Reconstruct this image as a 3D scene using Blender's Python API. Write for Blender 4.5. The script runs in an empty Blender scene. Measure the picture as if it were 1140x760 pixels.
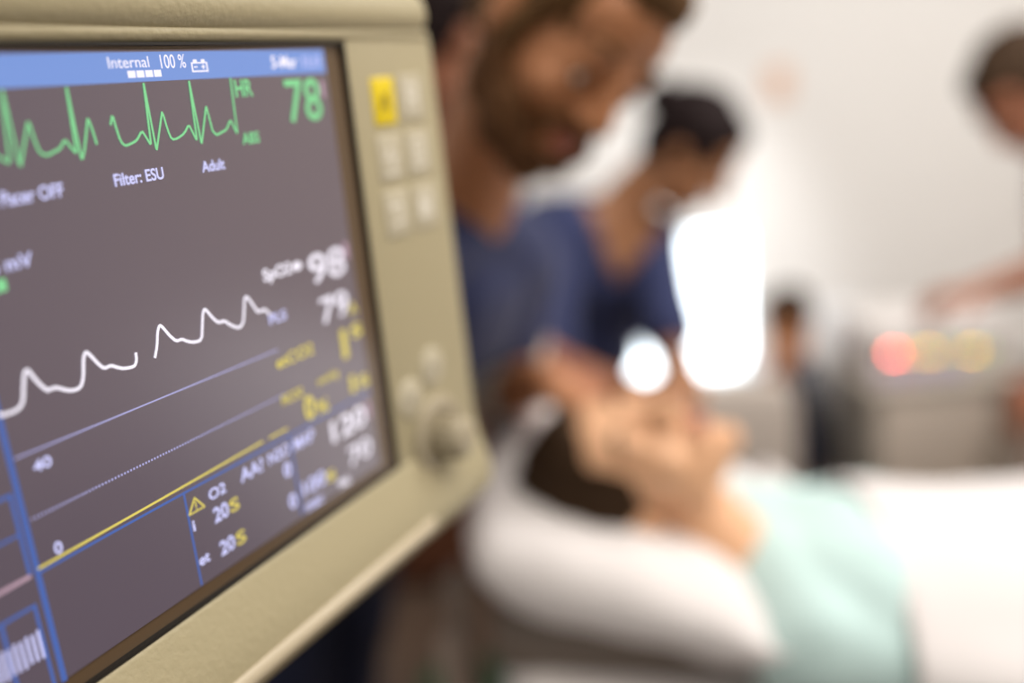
import bpy, bmesh, math, random
import numpy as np
from mathutils import Vector, Matrix, noise
random.seed(7)
SC = bpy.context.scene
COL = SC.collection
V = Vector

# ------------------------------------------------------------------ camera
cam_d = bpy.data.cameras.new('camera')
cam = bpy.data.objects.new('camera', cam_d); COL.objects.link(cam); SC.camera = cam
cam_d.sensor_width = 36.0
cam_d.lens = 1030.0 / 1140.0 * 36.0
cam_d.clip_start = 0.02
CR, CU, CF = V((0.99585, -0.02419, -0.08774)), V((0.09102, 0.26471, 0.96002)), V((0.0, 0.96402, -0.26581))
cam.matrix_world = Matrix(((CR.x, CU.x, -CF.x, 0.0), (CR.y, CU.y, -CF.y, 0.0), (CR.z, CU.z, -CF.z, 1.6), (0, 0, 0, 1)))
cam_d.dof.use_dof = True
cam_d.dof.focus_distance = 0.370
cam_d.dof.aperture_fstop = 1.6

# ------------------------------------------------------------------ world, lights, exposure
SC.view_settings.view_transform = 'Standard'
SC.view_settings.look = 'None'
SC.view_settings.exposure = 0.0
SC.view_settings.gamma = 1.0
SC.view_settings.use_curve_mapping = False
wd = bpy.data.worlds.new('room_light'); SC.world = wd; wd.use_nodes = True
wb = wd.node_tree.nodes['Background']
wb.inputs[0].default_value = (1.0, 0.955, 0.905, 1); wb.inputs[1].default_value = 0.56

def area(name, loc, target, size, power, color, sy=None):
    l = bpy.data.lights.new(name, 'AREA'); l.energy = power; l.color = color
    l.shape = 'RECTANGLE'; l.size = size; l.size_y = sy or size
    o = bpy.data.objects.new(name, l); COL.objects.link(o); o.location = loc
    o.rotation_euler = (V(target) - V(loc)).to_track_quat('-Z', 'Y').to_euler()
    return o
area('bed_lamp', (0.75, 0.75, 2.75), (0.55, 0.95, 1.0), 0.7, 5, (1.0, 0.93, 0.87))
area('ceiling_lamp', (2.1, 1.5, 2.9), (1.5, 3.2, 0.5), 1.4, 56, (1.0, 0.97, 0.94))
area('ceiling_lamp', (1.15, 1.25, 2.5), (1.3, 2.66, 0.4), 0.5, 12, (1.0, 0.96, 0.92))  # extra unseen lamp, added to brighten the front of the cart
area('ceiling_lamp', (0.7, 0.1, 2.9), (-0.1, 0.6, 1.5), 0.8, 16, (1.0, 0.90, 0.78))

sp = bpy.data.lights.new('wall_downlight', 'SPOT'); sp.energy = 95; sp.color = (0.97, 0.98, 1.0); sp.spot_size = math.radians(55); sp.spot_blend = 1.0; sp.shadow_soft_size = 0.15  # unseen spot, added to brighten the wall around the window
spo = bpy.data.objects.new('wall_downlight', sp); COL.objects.link(spo); spo.location = (0.85, 3.3, 2.2)
spo.rotation_euler = (V((0.86, 4.3, 0.55)) - V((0.85, 3.3, 2.2))).to_track_quat('-Z', 'Y').to_euler()

# ------------------------------------------------------------------ materials
def mat(name, color, rough=0.5, metal=0.0, emit=None, es=0.0, spec=0.5, var=0.0, scale=20.0, bump=0.0, sheen=0.0, sss=0.0):
    m = bpy.data.materials.new(name); m.use_nodes = True
    nt = m.node_tree; b = nt.nodes['Principled BSDF']
    b.inputs['Base Color'].default_value = (*color, 1)
    b.inputs['Roughness'].default_value = rough
    b.inputs['Metallic'].default_value = metal
    b.inputs['Specular IOR Level'].default_value = spec
    if sheen: b.inputs['Sheen Weight'].default_value = sheen
    if emit:
        b.inputs['Emission Color'].default_value = (*emit, 1); b.inputs['Emission Strength'].default_value = es
    if var or bump:
        tc = nt.nodes.new('ShaderNodeTexCoord'); nz = nt.nodes.new('ShaderNodeTexNoise')
        nz.inputs['Scale'].default_value = scale; nz.inputs['Detail'].default_value = 4
        nt.links.new(tc.outputs['Object'], nz.inputs['Vector'])
        if var:
            mr = nt.nodes.new('ShaderNodeMapRange')
            mr.inputs['To Min'].default_value = 1 - var; mr.inputs['To Max'].default_value = 1 + var
            nt.links.new(nz.outputs['Fac'], mr.inputs['Value'])
            hs = nt.nodes.new('ShaderNodeHueSaturation'); hs.inputs['Color'].default_value = (*color, 1)
            nt.links.new(mr.outputs['Result'], hs.inputs['Value'])
            nt.links.new(hs.outputs['Color'], b.inputs['Base Color'])
        if bump:
            bp = nt.nodes.new('ShaderNodeBump'); bp.inputs['Strength'].default_value = bump; bp.inputs['Distance'].default_value = 0.002
            nt.links.new(nz.outputs['Fac'], bp.inputs['Height']); nt.links.new(bp.outputs['Normal'], b.inputs['Normal'])
    return m
M = {}
M['case'] = mat('beige_case_plastic', (0.435, 0.38, 0.235), 0.5, var=0.03, scale=300, bump=0.25)
M['case_smooth'] = mat('smooth_beige_plastic', (0.56, 0.48, 0.34), 0.38)
M['button'] = mat('pale_membrane_button', (0.54, 0.49, 0.36), 0.5)
M['glyph'] = mat('pale_button_symbol', (0.86, 0.83, 0.74), 0.5)
M['glyph_grey'] = mat('grey_button_symbol', (0.38, 0.34, 0.26), 0.5)
M['yellow_button'] = mat('yellow_membrane_button', (0.86, 0.66, 0.0), 0.45)
M['olive'] = mat('olive_button_symbol', (0.42, 0.30, 0.01), 0.5)
M['seam'] = mat('dark_seam', (0.012, 0.010, 0.008), 0.5)
M['knob'] = mat('grey_beige_knob', (0.40, 0.345, 0.24), 0.4)
M['glass_rim'] = mat('brown_screen_rim', (0.125, 0.083, 0.048), 0.15, spec=0.6)  # brown reflection of the room put into the rim's base colour
M['lcd'] = mat('lcd_panel', (0.020, 0.017, 0.019), 0.25, emit=(0.088, 0.068, 0.096), es=1.0, spec=1.0)  # purple-grey emission includes the haze of the room reflected in the display
_b = M['lcd'].node_tree.nodes['Principled BSDF']; _b.inputs['Coat Weight'].default_value = 1.0; _b.inputs['Coat Roughness'].default_value = 0.2; _b.inputs['Coat IOR'].default_value = 1.6
def led(name, c, s): return mat(name, (0.02, 0.02, 0.02), 0.22, emit=c, es=s, spec=0.5)
M['s_bar'] = led('status_bar_blue', (0.20, 0.34, 0.78), 0.9)
M['s_green'] = led('trace_green', (0.24, 0.74, 0.32), 0.95)
M['s_white'] = led('trace_white', (0.80, 0.75, 0.84), 1.3)
M['s_text'] = led('text_lavender', (0.56, 0.56, 0.88), 1.25)
M['s_yellow'] = led('text_yellow', (0.80, 0.66, 0.13), 0.95)
M['s_blue'] = led('frame_blue', (0.07, 0.15, 0.50), 0.85)
M['s_grey'] = led('line_grey_blue', (0.36, 0.35, 0.62), 1.2)
M['s_pink'] = led('line_pink', (0.55, 0.36, 0.45), 0.9)
M['wall'] = mat('cream_wall_paint', (0.86, 0.84, 0.81), 0.8, var=0.02, scale=3)
M['wall_tan'] = mat('tan_wall_paint', (0.80, 0.66, 0.53), 0.8, var=0.02, scale=3)  # tan made up for the unseen right wall, to warm the screen's reflection
M['floor'] = mat('brown_vinyl_floor', (0.13, 0.085, 0.06), 0.4, var=0.15, scale=4)
M['skirting'] = mat('grey_skirting', (0.35, 0.32, 0.29), 0.6)
M['skin'] = mat('warm_skin', (0.42, 0.175, 0.075), 0.5, var=0.06, scale=30)
M['skin_pale'] = mat('fair_skin', (0.78, 0.44, 0.25), 0.5, var=0.05, scale=30)
M['skin_brown'] = mat('brown_skin', (0.30, 0.13, 0.055), 0.5, var=0.06, scale=30)
M['skin_tan'] = mat('tanned_skin', (0.32, 0.12, 0.06), 0.5, var=0.06, scale=30)
M['lips'] = mat('lip_skin', (0.33, 0.09, 0.06), 0.45)
M['hair_dark'] = mat('near_black_hair', (0.012, 0.006, 0.006), 0.75, spec=0.15, bump=0.6, scale=120)
M['hair_brown'] = mat('dark_brown_hair', (0.035, 0.018, 0.008), 0.75, spec=0.15, bump=0.6, scale=120)
M['stubble'] = mat('brown_stubble', (0.10, 0.045, 0.018), 0.8, spec=0.15, bump=0.6, scale=200)
M['hair_fair'] = mat('light_brown_hair', (0.12, 0.062, 0.025), 0.75, spec=0.15, bump=0.6, scale=120, var=0.3)
M['navy'] = mat('navy_scrub_cotton', (0.015, 0.023, 0.085), 0.85, var=0.1, scale=60, bump=0.3, sheen=0.1)
M['navy_dark'] = mat('dark_navy_cotton', (0.006, 0.009, 0.032), 0.9)
M['grey_knit'] = mat('light_grey_knit', (0.60, 0.55, 0.48), 0.9, bump=0.5, scale=200)
M['white_cotton'] = mat('white_cotton', (0.76, 0.72, 0.71), 0.9, var=0.02, scale=15, bump=0.3)
M['pillow'] = mat('white_pillow_cotton', (0.78, 0.74, 0.73), 0.9, var=0.02, scale=12, bump=0.3)
M['teal'] = mat('pale_teal_gown_cotton', (0.56, 0.74, 0.72), 0.9, var=0.05, scale=25, bump=0.3)
M['eye'] = mat('eye_white', (0.7, 0.66, 0.6), 0.2)
M['iris'] = mat('brown_iris', (0.03, 0.015, 0.01), 0.1)
M['shoe'] = mat('black_shoe_leather', (0.02, 0.02, 0.02), 0.5)
M['vinyl'] = mat('grey_brown_mattress_vinyl', (0.16, 0.125, 0.10), 0.5, bump=0.2, scale=40)  # grey-brown tone imitates shade between pillow and mattress
M['bed_metal'] = mat('taupe_painted_metal', (0.42, 0.33, 0.27), 0.35)
M['rail'] = mat('white_rail_plastic', (0.80, 0.75, 0.70), 0.4)
M['dark_metal'] = mat('dark_metal', (0.05, 0.04, 0.035), 0.4, metal=0.5)
M['steel'] = mat('brushed_steel', (0.6, 0.57, 0.53), 0.3, metal=0.9)
M['wood'] = mat('red_brown_wood', (0.13, 0.045, 0.02), 0.5, var=0.2, scale=6)
M['green'] = mat('green_plastic', (0.03, 0.12, 0.06), 0.5)
M['cart'] = mat('warm_beige_enamel', (0.84, 0.73, 0.62), 0.45)
M['cart_edge'] = mat('grey_beige_enamel', (0.55, 0.51, 0.44), 0.45)
M['lavender'] = mat('lavender_plastic', (0.68, 0.62, 0.80), 0.4)
M['panel'] = mat('pale_panel_plastic', (0.80, 0.75, 0.72), 0.5)
M['panel_dark'] = mat('olive_grey_light_panel', (0.20, 0.17, 0.12), 0.5)
M['orange'] = mat('orange_plastic', (0.50, 0.13, 0.05), 0.5)
M['peach'] = mat('peach_paper', (0.80, 0.55, 0.42), 0.8)
M['chair_grey'] = mat('warm_grey_upholstery', (0.56, 0.49, 0.43), 0.8, bump=0.3, scale=60)
M['white_vinyl'] = mat('white_vinyl_upholstery', (0.74, 0.74, 0.75), 0.5)
M['black'] = mat('black_rubber', (0.015, 0.015, 0.015), 0.6)
M['red_led'] = mat('red_led', (0.1, 0, 0), 0.3, emit=(1.0, 0.12, 0.08), es=58)
M['amber_led'] = mat('amber_led', (0.1, 0.05, 0), 0.3, emit=(0.95, 0.28, 0.05), es=16)
M['lime_led'] = mat('lime_led', (0.1, 0.1, 0), 0.3, emit=(0.55, 0.38, 0.01), es=30)
M['green_led'] = mat('green_led', (0, 0.1, 0), 0.3, emit=(0.2, 0.5, 0.1), es=12)
M['window_glow'] = mat('bright_daylight_glass', (0.8, 0.9, 1.0), 0.1, emit=(0.86, 0.95, 1.0), es=5.0)
M['window_frame'] = mat('white_window_frame', (0.85, 0.84, 0.82), 0.5)

# ------------------------------------------------------------------ generic helpers
def link(o, parent=None):
    COL.objects.link(o)
    if parent is not None: o.parent = parent
    return o
def tag(o, label=None, cat=None, group=None, kind=None):
    if label: o['label'] = label
    if cat: o['category'] = cat
    if group: o['group'] = group
    if kind: o['kind'] = kind
    return o
def empty(name, loc=(0, 0, 0), rz=0.0):
    o = bpy.data.objects.new(name, None); o.location = loc; o.rotation_euler = (0, 0, rz)
    o.empty_display_size = 0.1
    return link(o)
def obj(name, bm, m, parent=None, origin=(0, 0, 0), smooth=True, bevel=0.0, seg=3):
    """one mesh object; origin is subtracted from the vertices (world of the parent)"""
    if isinstance(bm, bpy.types.Mesh): me = bm
    else:
        me = bpy.data.meshes.new(name); bm.to_mesh(me); bm.free()
    if any(origin): me.transform(Matrix.Translation(-V(origin)))
    for mm in (m if isinstance(m, (list, tuple)) else [m]): me.materials.append(mm)
    o = bpy.data.objects.new(name, me); link(o, parent)
    if smooth: me.shade_smooth()
    if bevel:
        b = o.modifiers.new('bevel', 'BEVEL'); b.width = bevel; b.segments = seg; b.limit_method = 'ANGLE'; b.angle_limit = math.radians(35)
        b.harden_normals = False
    return o
def box(bm, c, s, rot=None, taper=1.0):
    r = bmesh.ops.create_cube(bm, size=1.0)
    mt = Matrix.Translation(V(c)) @ (rot.to_4x4() if rot else Matrix.Identity(4)) @ Matrix.Diagonal((*s, 1))
    bmesh.ops.transform(bm, matrix=mt, verts=r['verts']); return r['verts']
def boxmm(bm, u0, u1, v0, v1, d0, d1):
    """monitor-local box in millimetres: u along the screen, v up, d outwards"""
    return box(bm, ((u0+u1)/2000, -(d0+d1)/2000, (v0+v1)/2000), (abs(u1-u0)/1000, abs(d1-d0)/1000, abs(v1-v0)/1000))
def frame(d):
    d = V(d).normalized(); a = V((0, 0, 1)) if abs(d.z) < 0.95 else V((1, 0, 0))
    x = d.cross(a).normalized(); y = d.cross(x).normalized(); return x, y, d
def tube(bm, pts, r, n=12, cap=True):
    pts = [V(p) for p in pts]; rs = r if isinstance(r, (list, tuple)) else [r]*len(pts)
    rings = []; x = None
    for i, p in enumerate(pts):
        t = (pts[min(i+1, len(pts)-1)] - pts[max(i-1, 0)]).normalized()
        if x is None: x = frame(t)[0]
        x = (x - t * x.dot(t)).normalized(); y = t.cross(x)
        rings.append([bm.verts.new(p + (x*math.cos(a) + y*math.sin(a))*rs[i]) for a in [2*math.pi*k/n for k in range(n)]])
    for a, b in zip(rings, rings[1:]):
        for k in range(n): bm.faces.new((a[k], a[(k+1) % n], b[(k+1) % n], b[k]))
    if cap: bm.faces.new(rings[0][::-1]); bm.faces.new(rings[-1])
def lathe(bm, prof, c, axis, n=40):
    """prof: (radius, height along axis)"""
    x, y, d = frame(axis); c = V(c); rings = []
    for r, h in prof:
        rings.append([bm.verts.new(c + d*h + (x*math.cos(a) + y*math.sin(a))*max(r, 1e-5)) for a in [2*math.pi*k/n for k in range(n)]])
    for a, b in zip(rings, rings[1:]):
        for k in range(n): bm.faces.new((a[k], a[(k+1) % n], b[(k+1) % n], b[k]))
def pillow_mesh(bm, size, mtx, n=26, p=2.6, wr=0.004, seed=0):
    sx, sy, sz = size
    grid = {}
    for side in (1, -1):
        for i in range(n+1):
            for j in range(n+1):
                u, v = -1 + 2*i/n, -1 + 2*j/n
                e = max(0.0, (1-abs(u)**p)*(1-abs(v)**p))
                h = e**0.42
                if side == -1 and (i in (0, n) or j in (0, n)): grid[(side, i, j)] = grid[(1, i, j)]; continue
                w = wr*noise.noise(V((u*3+seed, v*3, side))) * (1 if e > 0 else 0)
                pinch = 1 - 0.13*(abs(u)**3)*(abs(v)**3)
                q = V((u*sx/2*pinch, v*sy/2*pinch, side*h*sz/2 + w))
                grid[(side, i, j)] = bm.verts.new(mtx @ q)
        for i in range(n):
            for j in range(n):
                f = [grid[(side, i, j)], grid[(side, i+1, j)], grid[(side, i+1, j+1)], grid[(side, i, j+1)]]
                if side < 0: f = f[::-1]
                bm.faces.new(f)

# ------------------------------------------------------------------ soft bodies: tapered limbs fused into one skin
class Soup:
    def __init__(s): s.bm = bmesh.new()
    def ball(s, c, r, R=None, seg=20):
        r = (r, r, r) if isinstance(r, (int, float)) else r
        q = bmesh.ops.create_uvsphere(s.bm, u_segments=seg, v_segments=max(8, seg*2//3), radius=1.0)
        mt = Matrix.Translation(V(c)) @ (R.to_4x4() if R else Matrix.Identity(4)) @ Matrix.Diagonal((*r, 1))
        bmesh.ops.transform(s.bm, matrix=mt, verts=q['verts'])
    def cap(s, a, b, r0, r1, n=20):
        a, b = V(a), V(b); d = b - a; L = d.length
        if L < 1e-6: return
        x, y, z = frame(d); pts = []
        prof = [(r0*math.sin(t), -r0*math.cos(t)) for t in [0.02 + 1.55*k/5 for k in range(6)]] + \
               [(r0 + (r1-r0)*k/4, L*k/4) for k in range(1, 4)] + \
               [(r1*math.cos(t), L + r1*math.sin(t)) for t in [1.55*k/5 for k in range(6)]]
        rings = [[s.bm.verts.new(a + z*h + (x*math.cos(q) + y*math.sin(q))*r) for q in [2*math.pi*k/n for k in range(n)]] for r, h in prof]
        for p, q in zip(rings, rings[1:]):
            for k in range(n): s.bm.faces.new((p[k], p[(k+1) % n], q[(k+1) % n], q[k]))
        s.bm.faces.new(rings[0][::-1]); s.bm.faces.new(rings[-1])
    def chain(s, pts, rs, n=20):
        for i in range(len(pts)-1): s.cap(pts[i], pts[i+1], rs[i], rs[i+1], n)
    def build(s, name, m, parent, origin=(0, 0, 0), voxel=0.005, smooth=4, disp=0.0, dscale=20, cut=None):
        bmesh.ops.recalc_face_normals(s.bm, faces=s.bm.faces)
        me = bpy.data.meshes.new(name); s.bm.to_mesh(me); s.bm.free()
        t = bpy.data.objects.new('tmp', me); COL.objects.link(t)
        r = t.modifiers.new('r', 'REMESH'); r.mode = 'VOXEL'; r.voxel_size = voxel; r.use_smooth_shade = True
        if smooth:
            k = t.modifiers.new('s', 'SMOOTH'); k.factor = 0.5; k.iterations = smooth
        dg = bpy.context.evaluated_depsgraph_get(); dg.update()
        me2 = bpy.data.meshes.new_from_object(t.evaluated_get(dg))
        bpy.data.objects.remove(t); bpy.data.meshes.remove(me); me2.name = name; me2.materials.clear()
        bm = bmesh.new(); bm.from_mesh(me2)
        if cut:
            dl = [v for v in bm.verts if cut(v.co)]
            bmesh.ops.delete(bm, geom=dl, context='VERTS')
        if disp:
            bm.normal_update()
            for v in bm.verts: v.co += v.normal * disp * noise.noise(v.co * dscale)
        bm.to_mesh(me2); bm.free()
        return obj(name, me2, m, parent, origin)

def head_frame(F, U):
    F = V(F).normalized(); U = V(U); U = (U - F*U.dot(F)).normalized(); R = F.cross(U)
    return Matrix((R, F, U)).transposed()          # local x right, y forward, z up
def add_head(s, c, R, k=1.0, closed=False):
    P = lambda x, y, z: V(c) + R @ (V((x, y, z))*k)
    e = lambda q, r: s.ball(P(*q), tuple(v*k for v in r), R)
    e((0, -.012, .035), (.074, .094, .084)); e((0, .030, -.020), (.063, .062, .080)); e((0, .040, -.080), (.046, .042, .036))
    e((0, .070, -.104), (.022, .018, .018)); e((0, .055, .045), (.058, .036, .045))
    s.cap(P(-.036, .082, .024), P(.036, .082, .024), .011*k, .011*k)
    s.cap(P(0, .092, .018), P(0, .112, -.026), .0085*k, .0125*k)
    for x in (-1, 1):
        s.ball(P(x*.012, .102, -.031), .009*k); e((x*.038, .062, -.030), (.024, .022, .024))
        e((x*.077, -.008, -.008), (.009, .017, .031)); e((x*.050, .015, -.075), (.014, .035, .020))
        s.ball(P(x*.031, .0745, .004), .0160*k); s.cap(P(x*.022, .080, .010), P(x*.040, .077, .010), .0070*k, .0065*k)
    s.cap(P(-.019, .088, -.058), P(.019, .088, -.058), .0065*k, .0065*k)
    s.cap(P(-.016, .087, -.069), P(.016, .087, -.069), .0075*k, .0075*k)
def add_hand(s, w, d, n, side, curl=0.5, k=1.0, spread=0.16):
    """w wrist, d finger direction, n back-of-hand normal, side +1/-1 thumb side"""
    d = V(d).normalized(); n = V(n); n = (n - d*n.dot(d)).normalized(); t = d.cross(n)*side; w = V(w)
    for i in range(4):
        s.cap(w + t*(0.018 - 0.012*i)*k, w + d*0.088*k + t*(0.030 - 0.020*i)*k, .016*k, .0125*k, 12)
    for i, L in enumerate((0.070, 0.078, 0.072, 0.056)):
        p = w + d*0.090*k + t*(0.031 - 0.0205*i)*k
        dd = (d + t*spread*(1.5-i)/3).normalized(); a = 0.25
        for j, (f, r) in enumerate(((.45, .0088), (.32, .0082), (.27, .0074))):
            a += curl*(0.5 + 0.3*j); q = p + (dd*math.cos(a) - n*math.sin(a))*L*f*k
            s.cap(p, q, r*k, (r-.0006)*k, 12); p = q
    p = w + d*0.020*k + t*0.022*k
    for q, r0, r1 in ((w + d*.050*k + t*.050*k - n*.012*k, .013, .0105), (w + d*.078*k + t*.060*k - n*.022*k, .0105, .009), (w + d*.100*k + t*.060*k - n*.034*k, .009, .0078)):
        s.cap(p, q, r0*k, r1*k, 12); p = q

def person(label, J, skin, hair, top, trousers=None, group=None, hairstyle='short', beard=None, voxel=0.005, closed=False, vneck=0.0, cuff=None, cover_legs=True, shoes=True, sleeve=0.85, k=1.0, topname='scrub_top', flat=1.0):
    base = V(J['base']); root = empty('person', base); tag(root, label, 'person', group)
    H = V(J['head']); R = head_frame(J['F'], J['U'])
    neck, pel = V(J['neck']), V(J['pelvis']); sL, sR = V(J['shL']), V(J['shR'])
    chest = neck.lerp(pel, 0.30); waist = neck.lerp(pel, 0.68)
    hd = (sL - sR).normalized(); hipL = pel + hd*0.09*k; hipR = pel - hd*0.09*k
    ax = (neck - pel).normalized(); front = J.get('front'); front = V(front).normalized() if front else hd.cross(ax).normalized()*-1
    T = Matrix((hd, front, ax)).transposed()
    s = Soup()
    add_head(s, H, R, k)
    skull = H + R @ (V((0, -.03, -.06))*k)
    s.chain([skull, neck + ax*0.0, chest], [.049*k, .056*k, .07*k])
    s.ball(chest, (.150*k, .098*k*flat, .15*k), T); s.ball(waist, (.128*k, .088*k*flat, .13*k), T); s.ball(pel, (.155*k, .105*k*flat, .11*k), T)
    s.cap(waist, chest, .09*k*flat, .095*k*flat)
    for sh, el, wr, sg in ((sL, J['elL'], J['wrL'], 1), (sR, J['elR'], J['wrR'], -1)):
        s.chain([neck - ax*0.02, sh], [.05*k, .056*k]); s.chain([chest, sh], [.075*k, .052*k])
        s.chain([sh, V(sh).lerp(V(el), .5), el, V(el).lerp(V(wr), .35), wr], [.052*k, .045*k, .038*k, .040*k, .025*k])
    for key in ('L', 'R'):
        if 'hand'+key in J:
            d, n, side, curl = J['hand'+key]; add_hand(s, J['wr'+key], d, n, side, curl, k)
    for hip, kn, an, key in ((hipL, J['knL'], J['anL'], 'L'), (hipR, J['knR'], J['anR'], 'R')):
        kn, an = V(kn), V(an)
        s.chain([hip, hip.lerp(kn, .5), kn, kn.lerp(an, .3), an], [.088*k, .074*k, .055*k, .055*k, .035*k])
        td = V(J.get('toe', front)); s.chain([an - V((0, 0, .045)) - td*.03, an + td*.15 - V((0, 0, .055))], [.036*k, .026*k])
    s.build('body', skin, root, base, voxel, 4)
    # clothes
    c = Soup(); e = .014
    c.ball(chest, (.158*k+e, (.106*k+e)*flat, .158*k+e), T); c.ball(waist, (.142*k+e, (.10*k+e)*flat, .15*k), T); c.ball(pel, (.166*k+e, (.115*k+e)*flat, .12*k), T)
    c.cap(pel, chest, .11*k*flat, .108*k*flat)
    for sh, el in ((sL, V(J['elL'])), (sR, V(J['elR']))):
        c.chain([neck - ax*0.035, sh], [.061*k, .072*k]); c.chain([chest, sh], [.085*k, .066*k])
        c.chain([sh, sh.lerp(el, sleeve)], [.068*k, .064*k])
    def vcut(co):
        q = T.inverted() @ (co - neck)
        return q.y > 0.02 and -vneck < q.z < 0.12 and abs(q.x) < 0.085*(q.z + vneck)/max(vneck, .001)
    c.build(topname, top, root, base, 0.007, 5, disp=.006, dscale=14, cut=vcut if vneck else None)
    if trousers and cover_legs:
        c = Soup(); c.ball(pel - ax*.02, (.166*k+e, .118*k+e, .12*k), T)
        for hip, kn, an in ((hipL, V(J['knL']), V(J['anL'])), (hipR, V(J['knR']), V(J['anR']))):
            c.chain([hip, kn, kn.lerp(an, .95)], [.108*k, .078*k, .072*k])
        c.build('scrub_trousers', trousers, root, base, 0.008, 5, disp=.006, dscale=12)
    if shoes:
        for an in (V(J['anL']), V(J['anR'])):
            td = V(J.get('toe', front)); c = Soup()
            c.chain([an - V((0, 0, .052)) - td*.035, an + td*.05 - V((0, 0, .055)), an + td*.17 - V((0, 0, .065))], [.046, .046, .034])
            c.build('shoe', M['shoe'], root, base, 0.006, 3)
    # hair
    P = lambda x, y, z: H + R @ (V((x, y, z))*k)
    c = Soup(); E = lambda q, r: c.ball(P(*q), tuple(v*k for v in r), R, 28)
    if hairstyle == 'short':
        E((0, -.020, .046), (.083, .100, .088)); E((0, -.050, .000), (.076, .062, .072)); E((0, .045, .088), (.056, .042, .034))
        for x in (-1, 1): E((x*.070, .022, .030), (.013, .024, .034))
        if beard:
            for x in (-1, 1): E((x*.073, .018, -.008), (.008, .014, .035))
    elif hairstyle == 'bun':
        E((0, -.018, .050), (.086, .104, .090)); E((0, -.050, .005), (.078, .062, .075)); E((0, -.118, .050), (.042, .034, .042)); E((0, .040, .088), (.060, .042, .034))
    elif hairstyle == 'lying':
        E((0, -.022, .050), (.086, .104, .094)); E((0, -.070, .020), (.082, .070, .092)); E((0, .040, .090), (.056, .040, .030))
        for x in (-1, 1): E((x*.066, -.012, .036), (.028, .040, .044))
    c.build('hair', hair, root, base, 0.005, 2, disp=.006, dscale=55)
    if beard:
        c = Soup(); E = lambda q, r: c.ball(P(*q), tuple(v*k for v in r), R, 24)
        for x in (-1, 1):
            E((x*.056, .024, -.066), (.016, .040, .030)); E((x*.034, .054, -.094), (.022, .032, .022)); E((x*.052, .050, -.075), (.018, .030, .026))
            E((x*.066, .010, -.040), (.012, .026, .034))
        E((0, .066, -.104), (.034, .026, .024)); c.chain([P(-.032, .076, -.066), P(-.022, .090, -.047), P(0, .099, -.044), P(.022, .090, -.047), P(.032, .076, -.066)], [.007, .007, .0065, .007, .007], 10)
        c.build('beard', beard, root, base, 0.004, 2, disp=.006, dscale=60)
    for x in (-1, 1):
        c = Soup(); c.chain([P(x*.016, .090, .030), P(x*.032, .092, .036), P(x*.048, .080, .030)], [.0035*k, .0042*k, .003*k], 8)
        c.build('eyebrow', hair, root, base, 0.0025, 0)
        if not closed:
            bm = bmesh.new(); q = bmesh.ops.create_uvsphere(bm, u_segments=16, v_segments=12, radius=.0105*k)
            bmesh.ops.rotate(bm, verts=q['verts'], matrix=Matrix.Rotation(-math.pi/2, 3, 'X'))
            for f in bm.faces:
                if f.calc_center_median().y > .0082*k: f.material_index = 1
            bmesh.ops.transform(bm, verts=bm.verts, matrix=Matrix.Translation(P(x*.031, .0805, -.001)) @ R.to_4x4())
            obj('eye', bm, [M['eye'], M['iris']], root, base)
    c = Soup(); c.chain([P(-.020, .0915, -.0585), P(0, .0965, -.0575), P(.020, .0915, -.0585)], [.003*k, .0048*k, .003*k], 10)
    c.chain([P(-.016, .0915, -.0675), P(0, .0965, -.0685), P(.016, .0915, -.0675)], [.003*k, .0055*k, .003*k], 10)
    c.build('lips', M['lips'], root, base, 0.0022, 1)
    if cuff:
        a, b, r0, r1, mm, nm = cuff; c = Soup(); c.cap(a, b, r0, r1); c.build(nm, mm, root, base, 0.005, 4, disp=.004, dscale=30)
    return root

# ================================================================== ROOM
def struct(name, bm, m, bevel=0.0):
    o = obj(name, bm, m, smooth=False, bevel=bevel); o['kind'] = 'structure'; return o
bm = bmesh.new(); box(bm, (0.6, 1.2, -0.05), (7.0, 8.0, 0.1)); struct('floor', bm, M['floor'])
WY = 4.3
WX0, WX1, WZ0, WZ1 = 0.48, 1.14, 0.16, 0.86        # low bright window in the back wall
bm = bmesh.new()
for x0, x1, z0, z1 in ((-2.9, WX0, 0, 2.9), (WX1, 4.1, 0, 2.9), (WX0, WX1, 0, WZ0), (WX0, WX1, WZ1, 2.9)):
    box(bm, ((x0+x1)/2, WY+.06, (z0+z1)/2), (x1-x0, .12, z1-z0))
struct('wall_back', bm, M['wall'])
bm = bmesh.new(); box(bm, (-2.85, 1.2, 1.45), (.1, 6.4, 2.9)); struct('wall_left', bm, M['wall'])
bm = bmesh.new(); box(bm, (4.05, 1.2, 1.45), (.1, 6.4, 2.9)); struct('wall_right', bm, M['wall_tan'])
bm = bmesh.new()
box(bm, (-1.2, WY-.012, .05), (3.2, .024, .10)); box(bm, (2.5, WY-.012, .05), (2.9, .024, .10)); box(bm, (.75, WY-.012, .05), (.8, .024, .10))
struct('baseboard_back', bm, M['skirting'])
bm = bmesh.new()
for x0, x1, z0, z1 in ((WX0-.03, WX1+.03, WZ0-.04, WZ0), (WX0-.03, WX1+.03, WZ1, WZ1+.04), (WX0-.03, WX0+.012, WZ0, WZ1), (WX1-.012, WX1+.03, WZ0, WZ1)):
    box(bm, ((x0+x1)/2, WY-.005, (z0+z1)/2), (x1-x0, .04, z1-z0))
wf = struct('window_1', bm, M['window_frame'])
bm = bmesh.new(); box(bm, ((WX0+WX1)/2, WY+.05, (WZ0+WZ1)/2), (WX1-WX0, .012, WZ1-WZ0)); obj('pane', bm, M['window_glow'], wf, smooth=False)
# small peach notice on the back wall
bm = bmesh.new(); box(bm, (1.30, WY-.006, 1.50), (.11, .012, .15))
tag(obj('wall_notice', bm, M['peach'], bevel=.002), 'small faint peach notice on the cream wall, right of the dark haired head', 'notice')

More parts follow.
